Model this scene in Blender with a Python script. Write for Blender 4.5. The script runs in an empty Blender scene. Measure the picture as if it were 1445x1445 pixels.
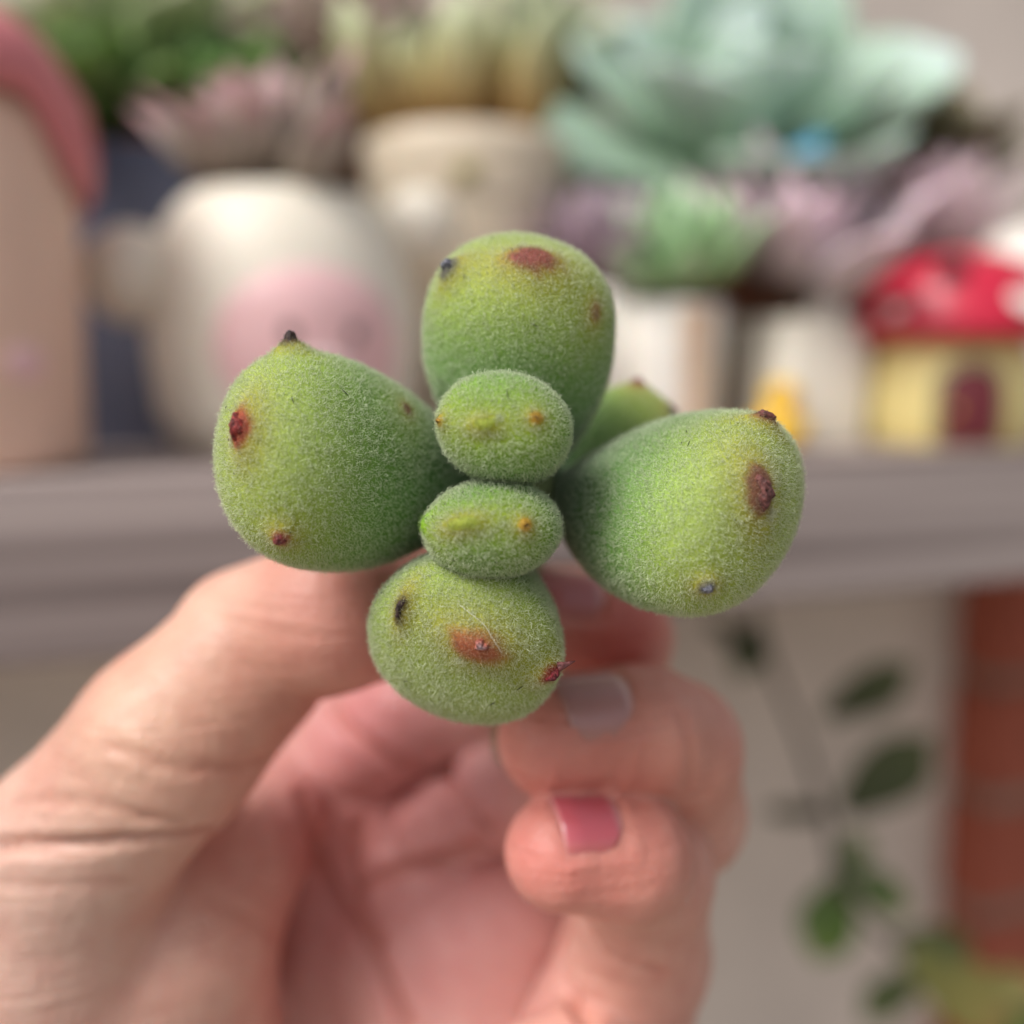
import bpy, math, random
import numpy as np
from mathutils import Vector, Matrix
from mathutils.bvhtree import BVHTree

random.seed(7); RNG = np.random.default_rng(11)
SC = bpy.context.scene
COL = SC.collection
S = 0.01                      # everything below is written in centimetres

# ------------------------------------------------------------------ camera
CAMZ = 110.0
PITCH = math.radians(7.8)
FPX, CPX = 1449.0, 722.5
camd = bpy.data.cameras.new('camera'); cam = bpy.data.objects.new('camera', camd); COL.objects.link(cam)
cam.location = (0, 0, CAMZ*S); cam.rotation_euler = (math.pi/2-PITCH, 0, 0)
camd.sensor_width = 36; camd.lens = 36*FPX/1445; camd.clip_start = .005; camd.clip_end = 60
camd.dof.use_dof = True; camd.dof.focus_distance = .0935; camd.dof.aperture_fstop = 7.2
SC.camera = cam
# ------------------------------------------------------------------ sky, sun, exposure
SUN_EL, SUN_AZ = math.radians(49), math.radians(-130)     # up, behind the left shoulder
w = bpy.data.worlds.new('World'); SC.world = w; w.use_nodes = True
nt = w.node_tree; bgn = nt.nodes['Background']
sky = nt.nodes.new('ShaderNodeTexSky'); sky.sky_type = 'NISHITA'; sky.sun_disc = False
sky.sun_elevation = SUN_EL; sky.sun_rotation = SUN_AZ; sky.dust_density = 4; sky.air_density = 1.0; sky.ozone_density = 1
hs = nt.nodes.new('ShaderNodeHueSaturation'); hs.inputs['Saturation'].default_value = .35
nt.links.new(sky.outputs[0], hs.inputs['Color']); nt.links.new(hs.outputs[0], bgn.inputs['Color'])
bgn.inputs['Strength'].default_value = .105
sd = bpy.data.lights.new('sun', 'SUN'); sd.energy = 1.5; sd.angle = math.radians(24); sd.color = (1, .98, .955)
sun = bpy.data.objects.new('sun', sd); COL.objects.link(sun); sun.location = (-.6, -.7, 2.2)
sdir = Vector((math.sin(SUN_AZ)*math.cos(SUN_EL), math.cos(SUN_AZ)*math.cos(SUN_EL), math.sin(SUN_EL)))
sun.rotation_euler = sdir.to_track_quat('Z', 'Y').to_euler()
SC.view_settings.view_transform = 'Standard'; SC.view_settings.look = 'None'
SC.view_settings.exposure = 0.55; SC.view_settings.gamma = 1; SC.view_settings.use_curve_mapping = False
SC.render.engine = 'CYCLES'; SC.cycles.use_denoising = True
SC.cycles.max_bounces = 8; SC.cycles.diffuse_bounces = 4

# ------------------------------------------------------------------ geometry helpers (centimetres)
CAMP = np.array([0, 0, CAMZ]); FWD = np.array([0, math.cos(PITCH), -math.sin(PITCH)])
UPV = np.array([0, math.sin(PITCH), math.cos(PITCH)]); RGT = np.array([1., 0, 0])
def ray(px, py): return FWD + (px-CPX)/FPX*RGT - (py-CPX)/FPX*UPV
def P(px, py, d): return CAMP + d*ray(px, py)
def proj(p):
    q = np.asarray(p) - CAMP; d = q@FWD
    return CPX + FPX*(q@RGT)/d, CPX - FPX*(q@UPV)/d, d
def nrm(v): v = np.asarray(v, float); return v/np.linalg.norm(v)
def lin(r, g, b):                                          # sRGB 0-255 to linear
    f = lambda c: (c/255/12.92) if c/255 <= .04045 else ((c/255+.055)/1.055)**2.4
    return (f(r), f(g), f(b))
def smooth01(x): x = np.clip(x, 0, 1); return x*x*(3-2*x)

ORG = {}
def tag(o, label=None, cat=None, group=None, kind=None):
    for k, v in (('label', label), ('category', cat), ('group', group), ('kind', kind)):
        if v: o[k] = v
    return o
def link(o, parent, org):
    COL.objects.link(o); ORG[o.name] = np.asarray(org, float)
    if parent is not None:
        o.parent = parent; o.location = tuple((ORG[o.name]-ORG[parent.name])*S)
    else: o.location = tuple(ORG[o.name]*S)
    return o
def empty(name, org):
    o = bpy.data.objects.new(name, None); o.empty_display_size = .01; return link(o, None, org)
def mesh_data(name, V, F, mat, smooth=True, col=None):
    me = bpy.data.meshes.new(name)
    V = np.asarray(V, np.float32)*S
    if isinstance(F, np.ndarray):
        n, k = F.shape
        me.vertices.add(len(V)); me.vertices.foreach_set('co', V.ravel())
        me.loops.add(n*k); me.loops.foreach_set('vertex_index', F.astype(np.int32).ravel())
        me.polygons.add(n); me.polygons.foreach_set('loop_start', np.arange(0, n*k, k, dtype=np.int32))
        me.update(calc_edges=True)
    else:
        me.from_pydata(V.tolist(), [], F); me.update()
    if smooth: me.polygons.foreach_set('use_smooth', np.ones(len(me.polygons), bool))
    if col is not None:
        a = me.attributes.new('col', 'FLOAT_COLOR', 'POINT')
        c4 = np.ones((len(V), 4), np.float32); c4[:, :3] = col
        a.data.foreach_set('color', c4.ravel())
    me.materials.append(mat); return me
def mk(name, V, F, mat, parent=None, org=None, smooth=True, col=None):
    V = np.asarray(V, float)
    if org is None: org = V.mean(0) if parent is None else ORG[parent.name]
    me = mesh_data(name, V-np.asarray(org), F, mat, smooth, col)
    return link(bpy.data.objects.new(name, me), parent, org)
def grid_faces(n, m, closed=True):
    i, j = np.meshgrid(np.arange(n-1), np.arange(m if closed else m-1), indexing='ij')
    i = i.ravel(); j = j.ravel(); j2 = (j+1) % m
    return np.stack([i*m+j, i*m+j2, (i+1)*m+j2, (i+1)*m+j], 1)
def lathe(prof, n=48, sx=1, sy=1, rot=0.):
    th = np.linspace(0, 2*np.pi, n, endpoint=False)
    V = np.array([[r*sx*math.cos(t), r*sy*math.sin(t), z] for r, z in prof for t in th])
    if rot: c, s = math.cos(rot), math.sin(rot); V = V@np.array([[c, s, 0], [-s, c, 0], [0, 0, 1]])
    return V, grid_faces(len(prof), n)
def tube(pts, rad, n=10):
    pts = np.asarray(pts, float); rad = np.broadcast_to(rad, len(pts)); V = []
    up = np.array([.13, .2, .97])
    for i, p in enumerate(pts):
        t = nrm(pts[min(i+1, len(pts)-1)]-pts[max(i-1, 0)])
        a = nrm(np.cross(t, up)); b = np.cross(t, a)
        for k in range(n):
            V.append(p+rad[i]*(a*math.cos(2*math.pi*k/n)+b*math.sin(2*math.pi*k/n)))
    F = [tuple(int(x) for x in f) for f in grid_faces(len(pts), n)]
    F += [tuple(range(n-1, -1, -1)), tuple(range(len(V)-n, len(V)))]
    return np.array(V), F
def spline(pts, n=30):
    pts = np.asarray(pts, float); out = []; k = len(pts)
    for s in np.linspace(0, k-1, n):
        i = min(int(s), k-2); t = s-i
        p0, p1, p2, p3 = pts[max(i-1, 0)], pts[i], pts[i+1], pts[min(i+2, k-1)]
        out.append(.5*((2*p1)+(-p0+p2)*t+(2*p0-5*p1+4*p2-p3)*t*t+(-p0+3*p1-3*p2+p3)*t**3))
    return np.array(out)
def box(c, ex, ey, ez, hx, hy, hz, bev=.1):
    """box with bevelled edges; ex, ey, ez unit axes, half sizes hx hy hz"""
    V = []; 
    for sx in (-1, 1):
        for sy in (-1, 1):
            for sz in (-1, 1):
                V.append((sx*hx, sy*hy, sz*hz))
    import bmesh
    bm = bmesh.new(); vs = [bm.verts.new(v) for v in V]
    for f in ((0, 1, 3, 2), (4, 6, 7, 5), (0, 4, 5, 1), (2, 3, 7, 6), (0, 2, 6, 4), (1, 5, 7, 3)): bm.faces.new([vs[i] for i in f])
    if bev: bmesh.ops.bevel(bm, geom=list(bm.edges), offset=bev, segments=2, affect='EDGES')
    bm.verts.ensure_lookup_table()
    for i, v in enumerate(bm.verts): v.index = i
    W = np.array([v.co[:] for v in bm.verts]); Fc = [tuple(v.index for v in f.verts) for f in bm.faces]; bm.free()
    return np.asarray(c)+W[:, :1]*np.asarray(ex)+W[:, 1:2]*np.asarray(ey)+W[:, 2:]*np.asarray(ez), Fc
def blob(c, rx, ry, rz, ax=None, n=16, m=22):
    th = np.linspace(0, math.pi, n); V = []
    A = np.eye(3) if ax is None else np.asarray(ax)
    for t in th:
        for k in range(m):
            a = 2*math.pi*k/m
            V.append(np.asarray(c)+A[0]*rx*math.sin(t)*math.cos(a)+A[1]*ry*math.sin(t)*math.sin(a)+A[2]*rz*math.cos(t))
    return np.array(V), grid_faces(n, m)

# ------------------------------------------------------------------ materials
def mat(name, color, rough=.5, var=.12, scale=60, sss=0., sssr=(1, .4, .25), sssd=.002, bump=0., bscale=400, attr=False, spec=.5,
        stretch=None, color2=None, coat=0., transl=0.):
    m = bpy.data.materials.new(name); m.use_nodes = True; t = m.node_tree; N = t.nodes; L = t.links
    b = N['Principled BSDF']; b.inputs['Roughness'].default_value = rough; b.inputs['Specular IOR Level'].default_value = spec
    tc = N.new('ShaderNodeTexCoord'); mp = N.new('ShaderNodeMapping'); L.new(tc.outputs['Object'], mp.inputs[0])
    if stretch: mp.inputs['Scale'].default_value = stretch['s']; mp.inputs['Rotation'].default_value = stretch.get('r', (0, 0, 0))
    nz = N.new('ShaderNodeTexNoise'); nz.inputs['Scale'].default_value = scale; nz.inputs['Detail'].default_value = 5
    L.new(mp.outputs[0], nz.inputs['Vector'])
    if attr:
        at = N.new('ShaderNodeAttribute'); at.attribute_name = 'col'; base = at.outputs['Color']
    else:
        rgb = N.new('ShaderNodeRGB'); rgb.outputs[0].default_value = (*color, 1); base = rgb.outputs[0]
    rmp = N.new('ShaderNodeMapRange'); rmp.inputs['From Min'].default_value = .3; rmp.inputs['From Max'].default_value = .7
    L.new(nz.outputs['Fac'], rmp.inputs['Value'])
    if color2 is not None:
        mx = N.new('ShaderNodeMix'); mx.data_type = 'RGBA'; L.new(rmp.outputs[0], mx.inputs['Factor'])
        L.new(base, mx.inputs['A']); mx.inputs['B'].default_value = (*color2, 1); L.new(mx.outputs['Result'], b.inputs['Base Color'])
    else:
        rmp.inputs['To Min'].default_value = 1-var; rmp.inputs['To Max'].default_value = 1+var
        mu = N.new('ShaderNodeVectorMath'); mu.operation = 'SCALE'; L.new(base, mu.inputs[0]); L.new(rmp.outputs[0], mu.inputs['Scale'])
        L.new(mu.outputs[0], b.inputs['Base Color'])
    if sss:
        b.inputs['Subsurface Weight'].default_value = sss; b.inputs['Subsurface Radius'].default_value = sssr
        b.inputs['Subsurface Scale'].default_value = sssd
    if coat: b.inputs['Coat Weight'].default_value = coat; b.inputs['Coat Roughness'].default_value = .2
    if bump:
        n2 = N.new('ShaderNodeTexNoise'); n2.inputs['Scale'].default_value = bscale; n2.inputs['Detail'].default_value = 4
        L.new(mp.outputs[0], n2.inputs['Vector'])
        bp = N.new('ShaderNodeBump'); bp.inputs['Strength'].default_value = bump; bp.inputs['Distance'].default_value = .0004
        L.new(n2.outputs['Fac'], bp.inputs['Height']); L.new(bp.outputs[0], b.inputs['Normal'])
    return m
def hair_mat():
    m = bpy.data.materials.new('fuzz'); m.use_nodes = True; t = m.node_tree; N = t.nodes; L = t.links
    out = N['Material Output']; N.remove(N['Principled BSDF'])
    at = N.new('ShaderNodeAttribute'); at.attribute_name = 'col'
    d = N.new('ShaderNodeBsdfDiffuse'); tr = N.new('ShaderNodeBsdfTranslucent'); mx = N.new('ShaderNodeMixShader'); mx.inputs[0].default_value = .45
    L.new(at.outputs['Color'], d.inputs[0]); L.new(at.outputs['Color'], tr.inputs[0]); L.new(d.outputs[0], mx.inputs[1]); L.new(tr.outputs[0], mx.inputs[2])
    L.new(mx.outputs[0], out.inputs['Surface']); return m

# ================================================================== SETTING: shelf, wall, brick pier, ground
ZS = CAMZ-2.4                                                # height of the shelf top
def on_plane(px, py, z=ZS):
    r = ray(px, py); return CAMP + r*((z-CAMZ)/r[2])
E0, E1 = on_plane(0, 690), on_plane(1445, 640)
US = nrm(E1-E0); NS = np.array([-US[1], US[0], 0.]); ZV = np.array([0, 0, 1.])
def shelf_pt(px, v):
    """point on the shelf top in picture column px, v cm behind the front edge"""
    a, b = -40., 60.
    for _ in range(50):
        m = (a+b)/2
        if proj(E0+US*m+NS*v)[0] < px: a = m
        else: b = m
    return E0+US*a+NS*v
def su(s, v, z=0.): return E0+US*s+NS*v+ZV*z                 # shelf coordinates: along, behind the front edge, above the top
ROT_S = math.atan2(US[1], US[0])
TH = 3.85; WALLV = 25.
m_ground = mat('ground_concrete', lin(150, 140, 128), .9, .15, 8, bump=.4)
gV = np.array([[-600, -600, 0], [600, -600, 0], [600, 600, 0], [-600, 600, 0.]])
tag(mk('ground', gV, [(0, 1, 2, 3)], m_ground, org=(0, 0, 0)), kind='structure')
m_wall = mat('wall_plaster', lin(212, 199, 188), .9, .10, 14, bump=.8, bscale=90)
wV, wF = box(su(15, WALLV+6, -ZS+125), US, NS, ZV, 180, 6, 125, .3)
tag(mk('wall', wV, wF, m_wall, smooth=False, org=su(15, WALLV+6, -ZS)), 'pale plastered wall behind the shelf', 'wall', kind='structure')
m_wood = mat('weathered_wood', lin(186, 172, 167), .75, .3, 30, color2=lin(100, 87, 84), bump=.9, bscale=120,
             stretch=dict(s=(.05, 3.8, 3.8)))
shelf = empty('shelf', su(15, 12, -TH)); tag(shelf, 'weathered grey wooden plank shelf carrying the pots', 'shelf')
shelf.rotation_euler = (0, 0, 0)
v0 = 0.
for k, wd in enumerate((9.0, 8.0, 7.8)):
    c = su(15, v0+wd/2, -TH/2 - (0 if k == 0 else .02*k))
    V, F = box((0, 0, 0), (1, 0, 0), (0, 1, 0), (0, 0, 1), 62, wd/2-.05, TH/2, .16)
    me = mesh_data('plank', V, F, m_wood, smooth=False)
    o = bpy.data.objects.new('plank', me); link(o, shelf, c); o.rotation_euler = (0, 0, ROT_S); v0 += wd
# brick pier against the wall, under the right of the shelf
PV = WALLV-3.6
sB = 0.
for s_ in np.arange(10, 60, .02):
    if proj(su(s_, PV, -TH-8))[0] > 1412: sB = s_; break
m_mortar = mat('mortar', lin(146, 120, 106), .95, .15, 40, bump=.8, bscale=200)
m_brick = mat('red_brick', lin(170, 90, 68), .85, .25, 40, color2=lin(146, 74, 58), bump=.9, bscale=150)
ptop = ZS-TH-.05
pier = empty('brick_pier', su(sB+12, PV+2, -ZS)); tag(pier, 'red brick pier with pale mortar against the wall under the shelf', 'pier')
V, F = box(su(sB+14.5, PV+1.95, -ZS+ptop/2), US, NS, ZV, 14.2, 1.6, ptop/2, .05); mk('mortar_core', V, F, m_mortar, pier, smooth=False)
rb = ray(1400, 1135); tb_ = ((su(0, PV)-CAMP)@NS)/(rb@NS); zm = (CAMP+rb*tb_)[2]            # height of one bed joint
bh, bl, gp = 6.4, 21.0, .9
def brick_mesh(l):
    V, F = box((0, 0, 0), (1, 0, 0), (0, 1, 0), (0, 0, 1), l/2, 1.7, bh/2, .22); return mesh_data('brick', V, F, m_brick, smooth=False)
bm_full, bm_half = brick_mesh(bl), brick_mesh(7.2)
row = 0; z = zm-gp/2+math.floor((ptop-zm)/(bh+gp))*(bh+gp)
while z-bh > 0:
    lay = [(bl/2, bm_full), (bl+gp+3.6, bm_half)] if row % 2 == 0 else [(3.6, bm_half), (7.2+gp+bl/2, bm_full)]
    for x, me in lay:
        o = bpy.data.objects.new('brick', me)
        link(o, pier, su(sB+x+random.uniform(-.1, .1), PV+1.75+random.uniform(-.1, .1), z-bh/2-ZS)); o.rotation_euler = (0, 0, ROT_S+random.uniform(-.006, .006))
    z -= bh+gp; row += 1

# ================================================================== BACKGROUND: pots and plants on the shelf
def contact(px, py, r):
    """centre on the shelf of something of radius r whose base front shows at pixel (px, py)"""
    p = on_plane(px, py); d = nrm([p[0], p[1], 0]); return p+d*r
def cer(name, rgb, rough=.5, var=.05, **k): return mat(name, lin(*rgb), rough, var, 25, sss=.15, sssd=.003, **k)
m_soil = mat('potting_soil', lin(70, 52, 42), .95, .5, 120, bump=1, bscale=300)
m_cream = cer('cream_glaze', (236, 227, 210)); m_white = cer('white_glaze', (236, 230, 220)); m_blush = cer('pink_glaze', (234, 190, 190))
m_dark = cer('dark_paint', (70, 52, 52)); m_black = cer('black_paint', (20, 18, 22), .7)
def soil_disc(pot, c, r, z, sx=1., sy=1.):
    pr = [(0.01, z+.12), (r*.5, z+.1), (r*.85, z+.03), (r, z)]
    V, F = lathe(pr, 30, sx, sy); jit = RNG.normal(0, .05, (len(V),)); V[:, 2] += jit; mk('soil', V+c, F, m_soil, pot)
def shell(prof_out, wall=.25):
    """closed pot profile from an outer profile (bottom to rim)"""
    inn = [(max(r-wall, .05), z) for r, z in prof_out[::-1]]
    inn = [(r, max(z, wall)) for r, z in inn]
    return [(.01, prof_out[0][1])]+prof_out+[(prof_out[-1][0]-wall*.5, prof_out[-1][1]+wall*.25)]+inn[:max(2, len(inn)//2+1)]+[(.01, inn[len(inn)//2][1])]
def frame_to_cam(c):
    d = nrm([-c[0], -c[1], 0]); return d, np.array([-d[1], d[0], 0.])   # toward the camera, its right-hand side (seen from the camera: +X)

# --- leaves of background plants
def leaf_mesh(name, m, wid=.42, thk=.16, tip=.12, curl=.25, cup=.25, ca=(.2, .3, .15), cb=(.3, .4, .2), ct=(.4, .2, .25), n=12, k=12):
    """unit-length fleshy leaf along +X, upper face +Z; colour runs from base ca over cb to tip ct"""
    V = []; C = []
    for i in range(n):
        t = i/(n-1)
        ww = wid*(.35+.65*math.sin(min(t/.62, 1)*math.pi/2)**1.2)*(1 if t < .62 else max(0, 1-((t-.62)/.38)**2.2)**.62)
        hh = thk*(.5+.5*math.sin(math.pi*min(1, t*1.1)))*(1 if t < .75 else max(.02, 1-((t-.75)/.25)**2.5)**.5)
        x = t if t < .93 else t+tip*((t-.93)/.07)
        zc = curl*t*t
        for j in range(k):
            a = 2*math.pi*j/k
            y = ww*math.cos(a); z = hh*math.sin(a)*(.55 if math.sin(a) > 0 else 1.0)+cup*y*y/wid*.8
            V.append((x-.0, y, zc+z))
            c = np.array(ca)*(1-t)+np.array(cb)*t; u = smooth01((t-.78)/.22); C.append(c*(1-u)+np.array(ct)*u)
    F = [tuple(int(q) for q in f) for f in grid_faces(n, k)]+[tuple(range(k-1, -1, -1)), tuple(range((n-1)*k, n*k))]
    me = mesh_data(name, np.array(V)*100, F, m, True, np.array(C))   # *100: stored at unit length in metres, scaled per copy
    return me
m_leafbg = mat('succulent_skin', (1, 1, 1), .55, .12, 30, sss=.25, sssr=(.6, 1, .3), sssd=.003, attr=True)
def rosette(name, c, lens, elevs, n, me, label, cat='succulent', group=None, axis=(0, 0, 1), spread=.12, jit=.12, stem_r=.35, stem_to=None, stem_m=None, r0=.1, az0=0.):
    """n leaves in a golden-angle spiral: lens/elevs give (inner, outer) length in cm and rise angle in degrees; returns the plant"""
    root = empty(name, c if stem_to is None else stem_to)
    tag(root, label, cat, group)
    A = nrm(axis); X = nrm(np.cross(A, (.31, .95, .02))); Y = np.cross(A, X)
    if stem_to is not None:
        V, F = tube(spline([np.asarray(stem_to)+ZV*.02, (np.asarray(stem_to)*.5+np.asarray(c)*.5), np.asarray(c)+A*.1], 8), stem_r, 10); mk('stem', V, F, stem_m or m_stem, root)
    for i in range(n):
        t = i/max(1, n-1); az = az0+i*2.39996+random.uniform(-jit, jit)
        L = lens[0]+(lens[1]-lens[0])*t**.8; L *= random.uniform(.92, 1.08)
        el = math.radians(elevs[0]+(elevs[1]-elevs[0])*t+random.uniform(-11, 11))
        rad = X*math.cos(az)+Y*math.sin(az)
        ex = rad*math.cos(el)+A*math.sin(el); ez = -rad*math.sin(el)+A*math.cos(el); ey = np.cross(ez, ex)
        o = bpy.data.objects.new('leaf', me)
        p = np.asarray(c)+rad*(r0+spread*L*t)+A*(.12*(1-t)*lens[1])
        link(o, root, p)
        M = Matrix(((ex[0], ey[0], ez[0]), (ex[1], ey[1], ez[1]), (ex[2], ey[2], ez[2]))).to_4x4()
        o.matrix_local = Matrix.Translation(o.location) @ M @ Matrix.Scale(L*S, 4)
    return root
m_stem = mat('plant_stem', lin(128, 104, 78), .8, .2, 80, bump=.6)

# 1. tall peach pot with a pink cap, at the left edge
r1 = 3.05; c1 = contact(-55, 676, r1)
hp = 9.6
pot = empty('face_pot', c1); tag(pot, 'tall peach ceramic pot with a dusty pink cap and a blushing face', 'pot')
m_peach = cer('peach_glaze', (230, 194, 172)); m_rose = cer('dusty_pink_glaze', (208, 124, 128))
V, F = lathe([(.01, 0), (r1-.35, 0), (r1-.1, .15), (r1, .5), (r1+.03, 4), (r1+.0, hp-1.5), (r1-.3, hp-.3), (.01, hp)]); mk('body', V+c1, F, m_peach, pot)
dcam, drt = frame_to_cam(c1)
th = np.linspace(0, 2*np.pi, 64, endpoint=False); capV = []
prof_c = [(1.0, 0.02), (1.05, 0.), (1.12, .08), (1.14, .3), (1.09, .55), (.92, .8), (.6, .95), (.0, 1.)]
for q, h in prof_c:
    for t in th:
        dr = np.array([math.cos(t), math.sin(t), 0]); side = dr@drt; front = dr@dcam
        low = hp-1.0-2.1*smooth01((abs(side)-.5)/.5)-1.6*smooth01(-front)       # cap droops at the sides and the back
        rr = (r1+.1)*q if h < .7 else r1*q
        capV.append(c1+dr*max(rr, .01)+ZV*(low+(hp+1.25-low)*h))
mk('cap', np.array(capV), grid_faces(len(prof_c), 64), m_rose, pot)
for sgn in (-1, 1):
    d = nrm(dcam+drt*sgn*.55); V, F = blob(c1+d*(r1+.0)+ZV*2.6, .5, .42, .09, (np.cross(d, ZV)*-1, ZV, d)); mk('cheek', V, F, m_blush, pot)

# 2. slate coloured tall pot behind, green leafy plant
c2 = shelf_pt(175, 13.5); hs2 = 9.3
pot = empty('slate_pot', c2); tag(pot, 'tall square slate blue pot between the peach pot and bear pot', 'pot')
m_slate = cer('slate_glaze', (92, 95, 114), .5)
def square_pot(pot, c, hw, h, m, taper=.85, yaw=ROT_S, rim=.0):
    pr = []
    for q, z in shell([(taper, 0.), (taper+.01, .1), (1., h)], .12):
        for t in np.linspace(0, 2*np.pi, 48, endpoint=False):
            ct, st = math.cos(t), math.sin(t); e = .28
            pr.append((hw*q*math.copysign(abs(ct)**e, ct), hw*q*math.copysign(abs(st)**e, st), z))
    V = np.array(pr); cc, ss = math.cos(yaw), math.sin(yaw); V = V@np.array([[cc, ss, 0], [-ss, cc, 0], [0, 0, 1]])
    mk('body', V+c, grid_faces(len(V)//48, 48), m, pot)
    soil_disc(pot, c, hw*.84, h-.4)
square_pot(pot, c2, 2.6, hs2, m_slate)
lm = leaf_mesh('leaf', m_leafbg, .36, .07, .1, .25, .2, lin(58, 78, 40), lin(84, 112, 50), lin(110, 136, 66))
rosette('leafy_plant', c2+ZV*(hs2+.6), (2.2, 4.2), (75, 8), 22, lm, 'dark green leafy plant growing from the slate blue pot', 'plant', stem_to=c2+ZV*(hs2-.35), axis=(-.15, -.3, 1))
# second, lighter green plant behind the bear pot
c2b = shelf_pt(350, 17); pot = empty('clay_pot', c2b); tag(pot, 'plain brown clay pot hidden behind the bear pot', 'pot')
m_clay = mat('terracotta', lin(176, 116, 88), .85, .15, 40)
V, F = lathe(shell([(2.2, 0), (2.9, 8.8), (3.1, 8.8), (3.15, 9.8)]), 40); mk('body', V+c2b, F, m_clay, pot); soil_disc(pot, c2b, 2.8, 9.3)
lm = leaf_mesh('leaf', m_leafbg, .40, .08, .1, .3, .3, lin(72, 108, 66), lin(104, 146, 84), lin(150, 176, 110))
rosette('leafy_plant', c2b+ZV*11.2, (2.0, 4.0), (70, 5), 18, lm, 'bright green broad leaved plant rising behind the bear pot', 'plant', stem_to=c2b+ZV*9.35, axis=(0, -.5, 1))

# 3. bear pot
r3 = 3.95; c3 = contact(408, 652, r3); hb = 7.4
pot = empty('bear_pot', c3); tag(pot, 'cream bear shaped pot with round ears and a pink face', 'pot')
outb = [(2.7, 0), (3.2, .15), (3.75, 1.2), (r3, 3.0), (r3+.02, 4.2), (3.75, 5.6), (3.35, 6.6), (2.9, 7.2), (2.65, hb)]
V, F = lathe(shell(outb, .3), 56); mk('body', V+c3, F, m_cream, pot); soil_disc(pot, c3, 2.5, hb-.4)
dcam, drt = frame_to_cam(c3)
for px, py, rr in ((186, 388, 1.38), (592, 318, 1.1)):
    rc = ray(px, py); tt = ((c3-CAMP)@dcam)/(rc@dcam); ce = CAMP+rc*tt*.965
    V, F = blob(ce, rr, rr*.8, rr, (drt, dcam, ZV), 20, 28); mk('ear', V, F, m_cream, pot)
fd = nrm(dcam*.97+drt*.2); fr = np.array([-fd[1], fd[0], 0.])
def on_lathe(c, out, az_dir, z, off=0.):
    rr = np.interp(z, [q[1] for q in out], [q[0] for q in out]); return c+az_dir*(rr+off)+ZV*z
fc = []
for i in range(14):
    q = i/13
    for k in range(40):
        a = 2*math.pi*k/40; x = 2.75*q*math.cos(a); z = 3.0+2.2*q*math.sin(a)
        ang = x/r3; dd = fd*math.cos(ang)+fr*math.sin(ang)
        fc.append(on_lathe(c3, outb, dd, z, .0+.28*math.sqrt(max(0, 1-q**2.5))))
face = mk('face', np.array(fc), grid_faces(14, 40), m_blush, pot)
m_muzzle = cer('pale_pink_glaze', (240, 208, 206))
for nm, x, z, a, b, mm in (('eye', -.7, 3.4, .2, .24, m_dark), ('eye', .95, 3.4, .2, .24, m_dark), ('muzzle', .1, 2.5, .75, .45, m_muzzle)):
    ang = x/r3; dd = fd*math.cos(ang)+fr*math.sin(ang); off = .28*math.sqrt(max(0, 1-((x/2.75)**2+((z-3.0)/2.2)**2)**1.25))
    if nm == 'nose': off += .16
    V, F = blob(on_lathe(c3, outb, dd, z, off), a, b, .16 if nm == 'muzzle' else .08, (np.cross(ZV, dd), ZV, dd)); mk(nm, V, F, mm, face if nm != 'muzzle' else face)
lm = leaf_mesh('leaf', m_leafbg, .25, .13, .14, .35, .25, lin(112, 104, 82), lin(172, 158, 150), lin(196, 150, 156))
rosette('echeveria', c3+ZV*(hb+.25), (1.6, 4.0), (78, 20), 24, lm, 'mauve grey rosette with pink tips growing from the bear pot', stem_to=c3+ZV*(hb-.38), axis=(-.2, -.4, 1), jit=.35)

m_sand = cer('sand_glaze', (222, 206, 182))
# 6. cream pot with a little nose, chubby yellow-green plant
c6 = shelf_pt(660, 12.0); h6 = 10.1; r6 = 3.5
pot = empty('whisker_pot', c6); tag(pot, 'tall cream pot with olive nose and whisker lines behind bear pot', 'pot')
out6 = [(2.8, 0), (2.95, .2), (3.2, 4), (r6, h6-.6), (r6+.05, h6)]
V, F = lathe(shell(out6, .3), 48); mk('body', V+c6, F, m_sand, pot); soil_disc(pot, c6, 3.1, h6-.4)
dcam, drt = frame_to_cam(c6); zn = 8.6
m_olive = cer('olive_paint', (150, 140, 80)); m_line = cer('grey_paint', (170, 156, 140))
V, F = blob(on_lathe(c6, out6, dcam, zn, .05), .42, .34, .2, (drt, ZV, dcam)); mk('nose', V, F, m_olive, pot)
for sg in (-1, 1):
    pts = []
    for q in np.linspace(.1, 1, 10):
        ang = sg*q*.75; dd = dcam*math.cos(ang)+drt*math.sin(ang); pts.append(on_lathe(c6, out6, dd, zn-.45-.35*math.sin(q*math.pi)+.25*q, .01))
    V, F = tube(pts, .06, 6); mk('mouth_line', V, F, m_line, pot)
lm = leaf_mesh('leaf', m_leafbg, .26, .22, .03, .12, 0, lin(196, 138, 70), lin(156, 174, 132), lin(196, 200, 164))
rosette('jelly_bean_plant', c6+ZV*(h6-.1), (3.2, 4.6), (85, 45), 12, lm, 'plump upright yellow green succulent with orange leaf bases', stem_to=c6+ZV*(h6-.38), spread=.42, axis=(0, -.15, 1), jit=.5)

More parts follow.
